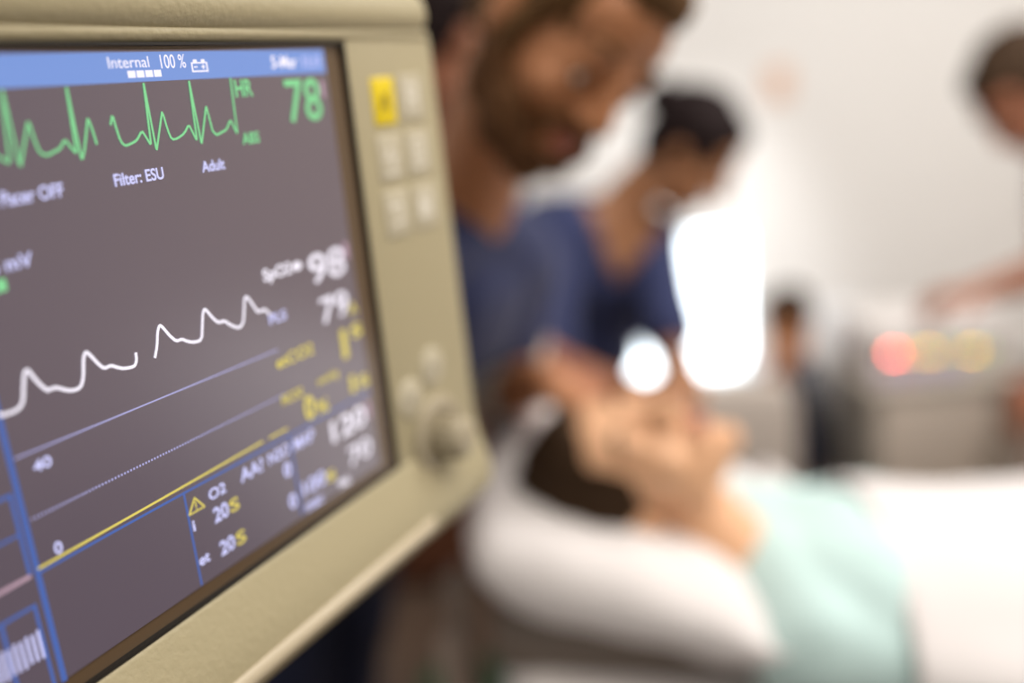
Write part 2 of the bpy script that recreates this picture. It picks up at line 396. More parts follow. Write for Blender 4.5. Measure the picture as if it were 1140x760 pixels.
# ================================================================== PATIENT MONITOR
UX, UY = 0.4715, 0.8819
RZ = math.atan2(UY, UX)
TR = V((-0.0718, 0.4894, 1.6269))                   # top right corner of the screen opening
mon = empty('patient_monitor', (TR.x, TR.y, TR.z - .300), RZ)
tag(mon, 'large beige patient monitor with lit waveform screen, button column and knob, closest to the viewer', 'monitor')
OFF = V((0, 0, .300))
def mm(u, v, d=0.0): return V((u/1000, -d/1000, v/1000)) + OFF
def mobj(name, bm, m, parent=None, **kw):
    bmesh.ops.translate(bm, verts=bm.verts, vec=OFF); return obj(name, bm, m, parent or mon, **kw)
def prism(bm, prof, u0, u1, u0t=None, u1t=None):
    """profile of (v, d) points swept along u"""
    n = len(prof); a = [bm.verts.new((u0/1000, -d/1000, v/1000)) for v, d in prof]; b = [bm.verts.new((u1/1000, -d/1000, v/1000)) for v, d in prof]
    for k in range(n): bm.faces.new((a[k], a[(k+1) % n], b[(k+1) % n], b[k]))
    bm.faces.new(a[::-1]); bm.faces.new(b)
    return a, b
# rear housing
bm = bmesh.new()
n_ = 8
vs = boxmm(bm, -404, 84, -284, 62, -150, -12)
for v in vs:
    if v.co.y > .1: v.co.x = v.co.x*.80 - .03; v.co.z = v.co.z*.84 - .015
mobj('rear_housing', bm, M['case'], bevel=.016, seg=4)
# front bezel: right button column, left column, bottom rail, top rail (one moulding)
bm = bmesh.new()
vs = boxmm(bm, 1.5, 91, -262, 6, -26, 0)
for v in vs:
    if v.co.x > .05: v.co.x += (-.13 - v.co.z)*.030
boxmm(bm, -404, -306, -262, 6, -26, 0)
prism(bm, [(-229.5, -26), (-229.5, 0.0), (-250, 6.0), (-265, 10.6), (-276, 9.0), (-284, 3.0), (-289, -8), (-289, -26)], -404, 92)
prism(bm, [(8, -26), (8, 2.0), (1.2, .6), (1.2, -26)], -404, 84)
bmesh.ops.recalc_face_normals(bm, faces=bm.faces)
mobj('front_bezel', bm, M['case'], bevel=.0045, seg=4)
# raised trim strip on the bottom rail
bm = bmesh.new(); tube(bm, [mm(-400, -270.0, 8.4)-OFF, mm(12, -270.0, 8.4)-OFF, mm(20, -270.0, 6.6)-OFF], [.0052, .0052, .003], 16)
mobj('trim_strip', bm, M['case_smooth'])
# top cap overhanging the screen
bm = bmesh.new()
prism(bm, [(70, -130), (68, -62), (58, -40), (40, -16), (24, 3), (14, 5), (6, 0.5), (5, -10), (5, -130)], -404, 80)
bmesh.ops.recalc_face_normals(bm, faces=bm.faces)
mobj('top_cap', bm, M['case'], bevel=.004, seg=4)
# dark seam around the screen opening
bm = bmesh.new()
boxmm(bm, -306, 2.2, -230.4, -229.0, -8, .3); boxmm(bm, -306, 2.2, .4, 1.6, -8, .8); boxmm(bm, 1.0, 2.4, -230, 1.5, -8, .3)
mobj('screen_gasket', bm, M['seam'], smooth=False)
# screen with glossy rim
bm = bmesh.new(); boxmm(bm, -306, 1.2, -229.3, .6, -8, -2.2)
scr = mobj('screen', bm, M['glass_rim'], smooth=False)
bm = bmesh.new(); boxmm(bm, -302, -12.5, -222.5, -1.2, -2.3, -1.6)
mobj('display', bm, M['lcd'], scr, smooth=False)
D0 = -1.45
def flat(name, polys, m, d=D0, th=.12):
    bm = bmesh.new()
    for pts in polys:
        a = [bm.verts.new((u/1000, -d/1000, v/1000)) for u, v in pts]
        bm.faces.new(a)
    bmesh.ops.recalc_face_normals(bm, faces=bm.faces)
    r = bmesh.ops.extrude_face_region(bm, geom=list(bm.faces)); bmesh.ops.translate(bm, verts=[g for g in r['geom'] if isinstance(g, bmesh.types.BMVert)], vec=(0, th/1000, 0))
    bmesh.ops.recalc_face_normals(bm, faces=bm.faces)
    return mobj(name, bm, m, scr, smooth=False)
def rect(u0, v0, u1, v1): return [(u0, v0), (u1, v0), (u1, v1), (u0, v1)]
def seg(a, b, w):
    d = V((b[0]-a[0], b[1]-a[1])); L = d.length; n = V((-d.y, d.x))/L*w/2; t = d/L*w*.18
    return [(a[0]-n.x-t.x, a[1]-n.y-t.y), (b[0]-n.x+t.x, b[1]-n.y+t.y), (b[0]+n.x+t.x, b[1]+n.y+t.y), (a[0]+n.x-t.x, a[1]+n.y-t.y)]
def trace(name, lines, w, m, d=D0+.15):
    bm = bmesh.new()
    for li, pts in enumerate(lines):
        # smooth corners a little, then a strip of joined quads
        P = [V(p) for p in pts]; Q = [P[0]]
        for i in range(1, len(P)-1):
            Q += [P[i].lerp(P[i-1], .22 if (P[i]-P[i-1]).length < 8 else .04), P[i].lerp(P[i+1], .22 if (P[i+1]-P[i]).length < 8 else .04)]
        Q.append(P[-1])
        for a, b in zip(Q, Q[1:]):
            if (b-a).length < .05: continue
            s_ = seg(a, b, w); vs = [bm.verts.new((u/1000, -d/1000, v/1000)) for u, v in s_]; bm.faces.new(vs)
        for p in Q[1:-1]:
            vs = [bm.verts.new(((p.x+math.cos(t)*w/2)/1000, -(d+.01)/1000, (p.y+math.sin(t)*w/2)/1000)) for t in [k*math.pi/4 for k in range(8)]]; bm.faces.new(vs)
    bmesh.ops.recalc_face_normals(bm, faces=bm.faces)
    return mobj(name, bm, m, scr, smooth=False)
def text(name, s, bl, tr, m, d=D0+.2, bold=0.0, parent=None):
    cu = bpy.data.curves.new('t', 'FONT'); cu.body = s; cu.size = 1; cu.extrude = .00001; cu.offset = bold if '9' not in s and '8' not in s else min(bold, .008)
    o = bpy.data.objects.new('t', cu); COL.objects.link(o)
    dg = bpy.context.evaluated_depsgraph_get(); dg.update()
    me = bpy.data.meshes.new_from_object(o.evaluated_get(dg)); bpy.data.objects.remove(o)
    me.materials.clear()
    xs = [v.co.x for v in me.vertices]; ys = [v.co.y for v in me.vertices]
    x0, x1, y0, y1 = min(xs), max(xs), min(ys), max(ys)
    for v in me.vertices:
        u = bl[0] + (v.co.x-x0)/(x1-x0)*(tr[0]-bl[0]); w = bl[1] + (v.co.y-y0)/(y1-y0)*(tr[1]-bl[1]); dd = d + (.05 if v.co.z > 0 else 0)
        v.co = V((u/1000, -dd/1000, w/1000)) + OFF
    return obj(name, me, m, parent or scr, smooth=False)
flat('status_bar', [rect(-300, -13.0, -13.6, -1.9)], M['s_bar'], d=D0)
ECG_A = [(-197.5, -32.7), (-194.3, -35.4), (-191.6, -37.5), (-188.5, -12.9), (-188.1, -39.1), (-181.3, -24.0), (-180.7, -29.5), (-179.6, -35.1), (-177.0, -36.3), (-174.3, -35.4), (-171.1, -34.4), (-168.5, -31.4), (-166.9, -34.2), (-164.9, -36.9), (-163.4, -13.0), (-163.3, -39.7), (-161.1, -35.4), (-157.1, -24.8), (-156.2, -28.4), (-155.5, -34.3)]
ECG_0 = [(-224.5, -30.0), (-219.5, -36.4), (-213.2, -13), (-213.0, -39.2), (-206.5, -24.2), (-204.5, -35.0), (-200.0, -36.0), (-197.5, -32.7)]
ECG_B = [(-147.6, -27.9), (-146.0, -24.3), (-145.5, -28.6), (-144.6, -34.3), (-142.9, -36.2), (-140.2, -35.7), (-136.9, -34.7), (-133.6, -31.2), (-132.2, -33.7), (-130.4, -37.3), (-128.4, -12.9), (-128.2, -39.5), (-121.7, -24.5), (-120.6, -32.2), (-119.4, -35.9), (-116.4, -35.8), (-112.1, -34.0), (-109.0, -30.7), (-107.6, -34.0), (-106.0, -37.8), (-104.7, -12.9), (-103.8, -39.3), (-97.6, -24.0), (-96.2, -34.6), (-94.2, -36.3), (-91.3, -35.4), (-87.9, -34.5), (-84.7, -30.4), (-83.3, -33.7), (-81.8, -36.9), (-80.6, -13.4)]
trace('heart_trace', [ECG_0, ECG_A, ECG_B], .95, M['s_green'])
PL_A = [(-216.6, -118.2), (-215.4, -119.2), (-210.7, -119.4), (-208.2, -118.7), (-206.7, -116.6), (-205.4, -111.9), (-204.0, -107.7), (-203.1, -107.0), (-202.3, -107.5), (-200.2, -112.1), (-197.3, -116.5), (-195.5, -116.4), (-193.6, -116.4), (-189.1, -119.3), (-185.9, -120.0), (-183.7, -119.5), (-181.9, -116.5), (-180.2, -109.4), (-178.6, -107.5), (-176.9, -109.7), (-174.9, -113.1), (-172.6, -116.1), (-169.3, -115.8), (-166.8, -117.4), (-164.0, -118.8), (-160.4, -119.4), (-158.6, -119.2), (-157.4, -117.4), (-157.1, -114.6)]
PL_B = [(-148.5, -119.0), (-146.4, -114.8), (-144.9, -109.6), (-143.7, -107.5), (-142.9, -107.2), (-141.8, -108.4), (-139.4, -112.3), (-136.4, -115.8), (-133.4, -115.6), (-130.8, -117.4), (-127.6, -118.7), (-124.1, -119.1), (-122.6, -117.8), (-119.9, -108.7), (-118.8, -106.8), (-117.8, -107.0), (-114.5, -111.9), (-111.9, -114.5), (-108.7, -114.3), (-104.9, -117.5), (-101.5, -119.6), (-99.2, -119.6), (-97.1, -117.5), (-94.3, -108.3), (-93.3, -107.3), (-91.8, -108.5), (-87.5, -115.8), (-85.3, -116.0), (-82.8, -115.7), (-79.8, -119.1)]
trace('pulse_trace', [PL_A, PL_B], 1.3, M['s_white'])
flat('scale_line', [seg((-214.6, -135.4), (-78.4, -136.6), .55)], M['s_grey'])
flat('dotted_line', [rect(u, -159.1, u+.7, -158.3) for u in [-214 + 1.5*k for k in range(91)]], M['s_grey'])
flat('yellow_line', [seg((-216, -177.0), (-97.8, -175.2), .95), seg((-93.1, -175.2), (-80.4, -175.4), .95)], M['s_yellow'])
flat('blue_line', [seg((-216, -178.6), (-12.8, -179.3), 1.0)], M['s_blue'], d=D0-.02)
for rc in [rect(-217.6, -223, -215.4, -50), rect(-148.0, -222, -147.0, -179), rect(-80.4, -221, -79.4, -179),
                    rect(-300, -147.8, -218.6, -146.4), rect(-220.0, -177.6, -218.6, -147), rect(-300, -162.4, -219, -161.4),
                    rect(-300, -189.8, -220, -188.6), rect(-221.2, -222, -219.9, -189), rect(-234.2, -222, -232.8, -189)]: flat('frame_line', [rc], M['s_blue'], d=D0-.04)
flat('pink_line', [rect(-300, -178.9, -219.2, -177.4)], M['s_pink'])
flat('bar_graph', [rect(u, -209.6 + (k % 3)*.3, u+1.0, -198.4 - (k % 2)*.5) for k, u in enumerate([-222.3 - 2.3*j for j in range(16)])], M['s_text'])
def T(s, bl, tr, m='s_text', bold=.018, name='screen_text'):
    h = tr[1]-bl[1]; g = h*(.13 if h < 7 else .02)
    return text(name, s, (bl[0], bl[1]-g), (tr[0], tr[1]+g), M[m], bold=bold)
text('screen_text', 'Internal', (-143.5, -7.7), (-124.0, -3.6), M['s_white']); T('100 %', (-118.1, -7.8), (-104.9, -3.6), 's_white', 0)
flat('battery_bars', [rect(-135.1+4.3*k, -11.4, -135.1+4.3*k+3.6, -8.8) for k in range(4)], M['s_white'], d=D0+.15)
flat('battery_icon', [rect(-101.9, -10.2, -92.8, -9.6), rect(-101.9, -6.8, -92.8, -6.3), rect(-101.9, -10.2, -101.2, -6.3), rect(-93.5, -10.2, -92.8, -6.3),
     rect(-100.6, -6.3, -98.6, -5.2), rect(-96.1, -6.3, -94.1, -5.2), rect(-100.4, -8.4, -98.6, -7.9), rect(-96.3, -8.4, -94.3, -7.9), rect(-95.55, -9.1, -95.05, -7.2)], M['s_white'], d=D0+.15)
T('5-Mar', (-52.9, -9.4), (-34.8, -5.0), 's_white'); T('11:11', (-30.5, -9.6), (-17.4, -5.2))
T('HR', (-79.0, -20.6), (-68.0, -14.8), 's_green', .02); T('ABS', (-79.4, -41.2), (-68.5, -37.2), 's_green', .02)
T('78', (-46.3, -34.6), (-20.8, -15.4), 's_green', .03); T('I', (-19.6, -24.3), (-17.0, -16.9), 's_pink')
T('Pacer OFF', (-198.0, -50.6), (-173.5, -46.6)); T('Filter: ESU', (-151.1, -50.2), (-126.9, -46.4)); T('Adult', (-106.0, -50.3), (-92.6, -46.6))
T('x1/5 mV', (-218.0, -72.0), (-191.4, -68.0)); flat('green_marker', [rect(-209, -78.6, -202.8, -74.4)], M['s_green'])
T('SpO2', (-80.4, -104.6), (-60.8, -98.6), 's_white', .025)
flat('pulse_dot', [[(-56.2+3.6*math.cos(a), -101.2+2.2*math.sin(a)) for a in [k*math.pi/8 for k in range(16)]]], M['s_white'])
T('98', (-48.1, -112.4), (-19.6, -98.2), 's_white', .03); T('79', (-44.0, -133.6), (-21.4, -120.8), 's_white', .03); T('PLS', (-80.9, -123.4), (-69.2, -119.6))
T('I', (-19.2, -104.6), (-15.6, -97.8), 's_pink')
T('etCO2', (-81.0, -145.0), (-53.8, -140.3), 's_yellow', .02); T('mmHg', (-54.0, -163.2), (-37.6, -159.2), 's_yellow'); T('FiCO2', (-81.3, -163.2), (-66.0, -159.2), 's_yellow')
T('0', (-66.8, -176.8), (-59.0, -165.0), 's_yellow', .03); T('%', (-57.8, -176.6), (-48.4, -171.0), 's_yellow')
T('1', (-31.5, -155.4), (-27.0, -140.6), 's_yellow', .03); T('s', (-22.3, -146.6), (-13.4, -140.8), 's_yellow')
T('1', (-28.8, -175.2), (-25.0, -166.0), 's_yellow', .03); T('s', (-21.4, -174.4), (-13.4, -169.2), 's_yellow'); T('^', (-21.6, -134.0), (-15.0, -129.0), 's_yellow')
T('40', (-209.1, -142.8), (-201.8, -139.4)); T('0', (-208.6, -175.2), (-205.4, -171.4))
T('O2', (-134.9, -187.8), (-124.9, -183.8)); T('AA?', (-115.3, -187.8), (-100.2, -182.6)); T('N2O', (-96.4, -187.2), (-81.6, -182.6)); T('MAP', (-78.0, -187.4), (-62.8, -182.4))
T('i', (-146.4, -196.6), (-145.2, -192.8)); T('et', (-146.6, -213.2), (-140.6, -209.9))
T('20', (-134.3, -198.6), (-125.6, -193.0)); T('S', (-124.6, -198.4), (-118.8, -193.6), 's_yellow'); T('20', (-134.2, -214.6), (-125.4, -209.2)); T('S', (-124.2, -214.8), (-118.4, -209.8), 's_yellow')
T('0', (-87.6, -197.6), (-82.6, -191.7), bold=.03); T('0', (-87.4, -214.2), (-82.4, -208.2), bold=.03); T('100', (-77.0, -212.2), (-59.2, -206.2)); T('s', (-58.2, -213.0), (-51.4, -208.8), 's_yellow')
T('%', (-50.4, -220.6), (-40.0, -217.0), 's_white'); T('mac', (-76.5, -221.0), (-63.4, -217.8))
T('120', (-49.5, -195.2), (-20.0, -184.2), 's_white', .02); T('70', (-38.6, -213.0), (-19.0, -203.0), 's_white', .01); T('I', (-18.4, -193), (-15.4, -184), 's_pink')
tri = [(-147.0, -189.2), (-138.2, -189.2), (-142.6, -183.2)]
flat('warning_icon', [seg(tri[0], tri[1], .6), seg(tri[1], tri[2], .8), seg(tri[2], tri[0], .8), rect(-142.9, -187.4, -142.3, -185.0), rect(-142.9, -188.5, -142.3, -187.9)], M['s_yellow'], d=D0+.15)

# buttons of the right hand column
GL = [['bell'], ['m'], ['a'], ['b'], ['c'], ['d']]
def button(u0, v1, u1, v0, m, gm, kind):
    bm = bmesh.new(); boxmm(bm, u0, u1, v0, v1, -1, .9); b = mobj('button', bm, m, bevel=.0012)
    if m is M['yellow_button']: b['label'] = 'yellow button with dark symbol'
    cu, cv = (u0+u1)/2, (v0+v1)/2; polys = []
    if kind == 'bell':
        polys = [[(cu-5, cv-4), (cu+5, cv-4), (cu+3.4, cv+1), (cu+2.4, cv+4), (cu-2.4, cv+4), (cu-3.4, cv+1)], rect(cu-1.2, cv-6, cu+1.2, cv-4.6), seg((cu-6.5, cv-6), (cu+6.5, cv+6.5), 1.0)]
    elif kind == 'hash': polys = [rect(cu-5.5, cv-8, cu-3.8, cv+8), rect(cu+3.8, cv-8, cu+5.5, cv+8), rect(cu-3.8, cv-.9, cu+3.8, cv+.9), rect(cu-3.8, cv+5, cu+3.8, cv+6.5)]
    elif kind == 'heart': polys = [seg((cu-7, cv), (cu-3, cv), 1.2), seg((cu-3, cv), (cu-1, cv+6), 1.2), seg((cu-1, cv+6), (cu+1.5, cv-6), 1.2), seg((cu+1.5, cv-6), (cu+3, cv), 1.2), seg((cu+3, cv), (cu+7, cv), 1.2), rect(cu-6, cv-9, cu+6, cv-7.8)]
    elif kind == 'page': polys = [rect(cu-6, cv-8, cu-4.6, cv+8), rect(cu+4.6, cv-8, cu+6, cv+8), rect(cu-6, cv+6.8, cu+6, cv+8), rect(cu-6, cv-8, cu+6, cv-6.8), rect(cu-3, cv+1, cu+3, cv+2.2), rect(cu-3, cv-3, cu+3, cv-1.8)]
    elif kind == 'arrow': polys = [seg((cu-6, cv+4), (cu+5, cv+4), 1.3), seg((cu+5, cv+4), (cu+5, cv-5), 1.3), seg((cu+5, cv-5), (cu-5, cv-5), 1.3), [(cu-7, cv+4), (cu-3, cv+7.5), (cu-3, cv+.5)]]
    else: polys = [rect(cu-6, cv-6, cu-2, cv+6), rect(cu-.5, cv-6, cu+1.5, cv+2), rect(cu+3.4, cv-6, cu+6, cv+7)]
    g = bmesh.new()
    for pts in polys:
        a = [g.verts.new((u/1000, -.00096, v/1000)) for u, v in pts]; g.faces.new(a)
    bmesh.ops.recalc_face_normals(g, faces=g.faces)
    r = bmesh.ops.extrude_face_region(g, geom=list(g.faces)); bmesh.ops.translate(g, verts=[x for x in r['geom'] if isinstance(x, bmesh.types.BMVert)], vec=(0, .0003, 0))
    mobj('symbol', g, gm, b, smooth=False)
button(20.4, -16.8, 41.2, -41.6, M['yellow_button'], M['olive'], 'bell')
button(46.4, -16.0, 69.6, -41.4, M['button'], M['glyph'], 'hash')
button(19.0, -46.6, 42.4, -71.6, M['button'], M['glyph'], 'heart'); button(47.0, -46.4, 70.8, -72.0, M['button'], M['glyph'], 'page')
button(19.0, -76.4, 42.6, -102.4, M['button'], M['glyph'], 'arrow'); button(48.0, -76.8, 72.4, -102.6, M['button'], M['glyph'], 'bars')
OUT = V((0, -1, 0))
for cu, cv in ((47.5, -184.5), (21.2, -195.6)):
    bm = bmesh.new(); lathe(bm, [(0, 1.2e-3), (.0105, 1.2e-3), (.0118, .6e-3), (.0122, -1e-3)], (cu/1000, 0, cv/1000), OUT)
    b = mobj('round_button', bm, M['button'])
    bm = bmesh.new(); lathe(bm, [(0, 1.35e-3), (.0034, 1.35e-3), (.0036, 1.1e-3)], (cu/1000, 0, cv/1000), OUT, 24); mobj('symbol', bm, M['glyph_grey'], b)
# rotary knob: collar, grip, grip grooves
kc = (.045, 0, -.2275)
bm = bmesh.new(); lathe(bm, [(.0255, -.001), (.0255, .002), (.0240, .0038), (.0185, .0042), (.0165, .0030), (0, .0030)], kc, OUT, 48); kb = mobj('knob', bm, M['knob'])
bm = bmesh.new(); lathe(bm, [(.0128, .002), (.0122, .017), (.0116, .0195), (.0095, .0208), (0, .0208)], kc, OUT, 48)
for k in range(16):
    a = 2*math.pi*k/16; box(bm, (kc[0] + .0125*math.cos(a), -.010, kc[2] + .0125*math.sin(a)), (.0016, .012, .0016), Matrix.Rotation(-a, 3, 'Y'))
mobj('grip', bm, M['knob'], kb)

# stand that carries the monitor, hidden behind its housing
def mw(u, v, d): 
    return V((TR.x + u/1000*UX + d/1000*UY, TR.y + u/1000*UY - d/1000*UX, TR.z + v/1000))
sb = mw(-150, 0, -215); st = empty('monitor_stand', (sb.x, sb.y, 0)); tag(st, 'dark floor stand carrying the beige patient monitor from behind', 'stand')
so = (sb.x, sb.y, 0)
bm = bmesh.new(); tube(bm, [(sb.x, sb.y, .06), (sb.x, sb.y, 1.50)], .022, 20); obj('pole', bm, M['dark_metal'], st, so)
bm = bmesh.new(); a_ = mw(-150, -125, -150); tube(bm, [(sb.x, sb.y, TR.z-.125), tuple(a_)], .024, 16); obj('mount_arm', bm, M['dark_metal'], st, so)
for k in range(5):
    a = 2*math.pi*k/5 + .3; bm = bmesh.new(); e_ = (sb.x + .26*math.cos(a), sb.y + .26*math.sin(a), .07)
    tube(bm, [(sb.x, sb.y, .09), e_], [.024, .016], 12); lg = obj('leg', bm, M['dark_metal'], st, so)
    bm = bmesh.new(); lathe(bm, [(0, -.012), (.026, -.012), (.030, -.006), (.030, .006), (.026, .012), (0, .012)], (e_[0], e_[1], .030), (math.sin(a), -math.cos(a), 0), 20); obj('castor', bm, M['black'], lg, so)

# ================================================================== BED
BY = 1.06                                          # bed centre line
by0, by1 = .79, 1.33
INC = math.radians(10)
hx, hz = -.03, 1.005                               # upper head end of the raised back section
def topz(x): return hz - (min(x, .50)-hx)*math.tan(INC)
bed = empty('hospital_bed', (.95, BY, 0)); bo = (.95, BY, 0)
tag(bed, 'hospital bed with raised back section and taupe frame, under the lying patient', 'bed')
bm = bmesh.new(); zt = topz(.5)
sec = [(hx, topz(hx)), (.50, zt), (2.02, zt), (2.02, zt-.13), (.50, zt-.13), (hx-.02, topz(hx)-.125)]
a = [bm.verts.new((x, by0, z)) for x, z in sec]; b = [bm.verts.new((x, by1, z)) for x, z in sec]
for k in range(6): bm.faces.new((a[k], a[(k+1) % 6], b[(k+1) % 6], b[k]))
bm.faces.new(a[::-1]); bm.faces.new(b); bmesh.ops.recalc_face_normals(bm, faces=bm.faces)
obj('mattress', bm, M['white_cotton'], bed, bo, bevel=.035, seg=5)
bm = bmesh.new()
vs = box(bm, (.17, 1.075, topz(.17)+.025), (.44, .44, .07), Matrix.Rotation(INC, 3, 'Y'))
obj('head_wedge', bm, M['vinyl'], bed, bo, bevel=.02, seg=4)  # dark wedge added to stand for the pillow's shadow
bm = bmesh.new(); zf = zt - .16
for y in (by0+.02, by1-.02): tube(bm, [(-.02, y, zf), (2.0, y, zf)], .022, 14)
for x in (.0, .6, 1.2, 1.95): tube(bm, [(x, by0+.02, zf), (x, by1-.02, zf)], .018, 12)
for y in (by0+.03, by1-.03): tube(bm, [(hx-.02, y, topz(hx)-.15), (.50, y, zf)], .016, 12)
obj('bed_frame', bm, M['bed_metal'], bed, bo)
bm = bmesh.new(); box(bm, (.95, BY, .26), (1.5, .42, .10)); obj('undercarriage', bm, M['bed_metal'], bed, bo, bevel=.02)
for x in (.5, 1.4):
    bm = bmesh.new(); box(bm, (x, BY, .52), (.10, .22, .50)); obj('lift_column', bm, M['bed_metal'], bed, bo, bevel=.015)
for x in (.25, 1.65):
    for y in (BY-.24, BY+.24):
        bm = bmesh.new(); tube(bm, [(x, y, .22), (x, y, .10)], .018, 12); lathe(bm, [(0, -.016), (.060, -.016), (.068, -.008), (.068, .008), (.060, .016), (0, .016)], (x, y, .069), (0, 1, 0), 28); obj('castor', bm, M['black'], bed, bo)
# headboard posts and cross bars (seen blurred left of the pillow)
for y in (.90, 1.08, 1.24):
    bm = bmesh.new(); tube(bm, [(-.115, y, .40), (-.115, y, .90), (-.11, y, .915)], [.021, .021, .012], 14); obj('head_post', bm, M['bed_metal'], bed, bo)
bm = bmesh.new(); tube(bm, [(-.115, .88, .43), (-.115, 1.26, .43)], .016, 12); tube(bm, [(-.115, .98, zf-.30), (.45, .98, zf-.30)], .014, 10); tube(bm, [(-.115, 1.14, .43), (.5, 1.14, .43)], .014, 10); tube(bm, [(-.115, .98, .43), (-.115, .98, zf-.30)], .014, 10); obj('head_bar', bm, M['bed_metal'], bed, bo)
# folded side rail at the near edge
bm = bmesh.new()
for z in (.56, .66): tube(bm, [(.55, by0-.035, z), (.60, by0-.035, z+.03), (1.35, by0-.035, z+.03), (1.40, by0-.035, z)], .012, 10)
for x in (.62, .97, 1.33): tube(bm, [(x, by0-.035, .58), (x, by0-.035, .74), (x, by0+.01, zf)], .010, 10)
obj('side_rail', bm, M['bed_metal'], bed, bo)

# pillow
PM = Matrix.Translation((.155, 1.045, 1.080)) @ Matrix.Rotation(-.13, 4, 'Z') @ Matrix.Rotation(INC + .10, 4, 'Y') @ Matrix.Rotation(.02, 4, 'X')
bm = bmesh.new(); pillow_mesh(bm, (.44, .50, .15), PM, seed=2.0, wr=.010)
for v in bm.verts:                                  # dent where the head rests
    d = math.hypot((v.co.x-.13)/.12, (v.co.y-.97)/.12); d2 = math.hypot((v.co.x-.34)/.14, (v.co.y-1.02)/.32)
    if v.co.z > (PM.translation.z - (v.co.x-.115)*math.tan(INC)): v.co.z -= .022*math.exp(-d*d) + .085*math.exp(-d2*d2)
pw = obj('pillow', bm, M['pillow'])
tag(pw, 'plump white pillow under the head of the lying patient', 'pillow')

# patient
Jp = dict(base=(.95, BY, 0), head=(.122, .962, 1.170), F=(.13, -.42, .90), U=(-.97, .03, .16), neck=(.232, .935, 1.062), pelvis=(.78, .985, .94),
          shL=(.285, 1.095, 1.010), shR=(.280, .835, 1.020), front=(.15, 0, 1),
          elL=(.50, 1.19, .965), wrL=(.72, 1.16, .965), elR=(.48, .825, .965), wrR=(.69, .85, .965),
          handL=((1, -.1, 0), (0, .2, 1), 1, .3), handR=((1, .1, 0), (0, -.2, 1), -1, .3),
          knL=(1.22, 1.07, .965), anL=(1.62, 1.07, .955), knR=(1.22, .91, .965), anR=(1.62, .91, .955), toe=(.15, 0, .9))
person('person lying on their back with dark brown hair, pale teal gown, head on white pillow', Jp, M['skin_pale'], M['hair_brown'], M['teal'],
       hairstyle='lying', closed=True, shoes=False, sleeve=.95, topname='gown', voxel=.005, k=.90, flat=.72)

# blanket over the patient
bm = bmesh.new(); nx, ny = 60, 44; g = {}
def bump(x, y):
    z0 = topz(x) + .012
    zb = 1.108 - .19*(min(x, .9)-.36)
    dy = y-.965; tor = max(0, zb-z0)*math.exp(-(abs(dy)/(.20 if dy > 0 else .215))**3) * (1 if x < .9 else max(.0, 1-(x-.9)/.5))
    leg = .165*max(math.exp(-(abs(y-.90)/.105)**3), math.exp(-(abs(y-1.075)/.105)**3)) * min(1, max(0, (x-.55)/.3)) * (1 - .25*min(1, max(0, (x-1.1)/.4)))
    feet = .19*math.exp(-((x-1.64)/.10)**2)*math.exp(-(dy/.19)**4)
    return z0 + max(tor, leg, feet) + .006*noise.noise(V((x*9, y*9, 0)))
for i in range(nx+1):
    for j in range(ny+1):
        t = j/ny; x = .365 + 1.53*i/nx
        w = -.42 + .84*t; y = BY + w
        x += .05*math.sin(t*3.0)*(1-i/nx) - .03*(1-i/nx)
        ye = min(max(y, by0-.005), by1+.005); over = abs(y-ye)
        z = bump(x, ye) - over*1.25 + (.012*noise.noise(V((x*14, 3, 0))) if over else 0)
        yy = ye + (math.copysign(.028 + .012*noise.noise(V((x*10, y*3, 5))), y-ye) if over > .01 else 0)
        g[i, j] = bm.verts.new((x, yy, z))
for i in range(nx):
    for j in range(ny): bm.faces.new((g[i, j], g[i+1, j], g[i+1, j+1], g[i, j+1]))
bl = obj('blanket', bm, M['white_cotton']); so_ = bl.modifiers.new('s', 'SOLIDIFY'); so_.thickness = .012; so_.offset = 1
ss = bl.modifiers.new('ss', 'SUBSURF'); ss.levels = 1; ss.render_levels = 1
tag(bl, 'white blanket draped over the lower body of the patient', 'blanket')

# ================================================================== STAFF
Ja = dict(base=(-.33, 1.27, 0), head=(.074, .902, 1.640), F=(.34, -.70, -.60), U=(.60, -.12, .76), neck=(-.035, 1.045, 1.480), pelvis=(-.34, 1.27, .97),
          shL=(.005, 1.170, 1.385), shR=(-.160, .92, 1.42), front=(.75, -.45, -.35),
          elL=(-.020, 1.22, 1.20), wrL=(.045, 1.07, 1.250), elR=(-.285, .83, 1.23), wrR=(-.185, .93, 1.21),
          handL=((.55, -.75, -.35), (.2, .1, 1), -1, .35), handR=((.5, .8, -.2), (0, 0, 1), 1, .4),
          knL=(-.39, 1.38, .52), anL=(-.44, 1.40, .09), knR=(-.41, 1.14, .52), anR=(-.47, 1.14, .09), toe=(.85, -.5, 0))
person('person in navy scrubs with light brown hair and dark beard, bending over the patient', Ja, M['skin'], M['hair_fair'], M['navy'], M['navy_dark'],
       beard=M['stubble'], voxel=.0045, k=.95, sleeve=.55, cuff=((-.012, 1.200, 1.268), (-.019, 1.214, 1.212), .060, .058, M['grey_knit'], 'undershirt_cuff'))
Jb = dict(base=(-.50, 1.88, 0), head=(-.075, 1.60, 1.665), F=(.72, -.45, -.50), U=(.4, -.2, .87), neck=(-.15, 1.68, 1.50), pelvis=(-.46, 1.86, .99),
          shL=(-.02, 1.80, 1.41), shR=(-.24, 1.53, 1.43), front=(.70, -.6, -.35),
          elL=(-.04, 1.74, 1.15), wrL=(.06, 1.55, 1.14), elR=(-.40, 1.60, 1.17), wrR=(-.30, 1.60, .95),
          handL=((.6, -.6, -.2), (.2, .1, 1), -1, .4), handR=((.5, -.1, -.9), (.8, -.5, .3), 1, .4),
          knL=(-.46, 1.94, .50), anL=(-.48, 1.96, .09), knR=(-.56, 1.78, .50), anR=(-.58, 1.80, .09), toe=(.75, -.65, 0))
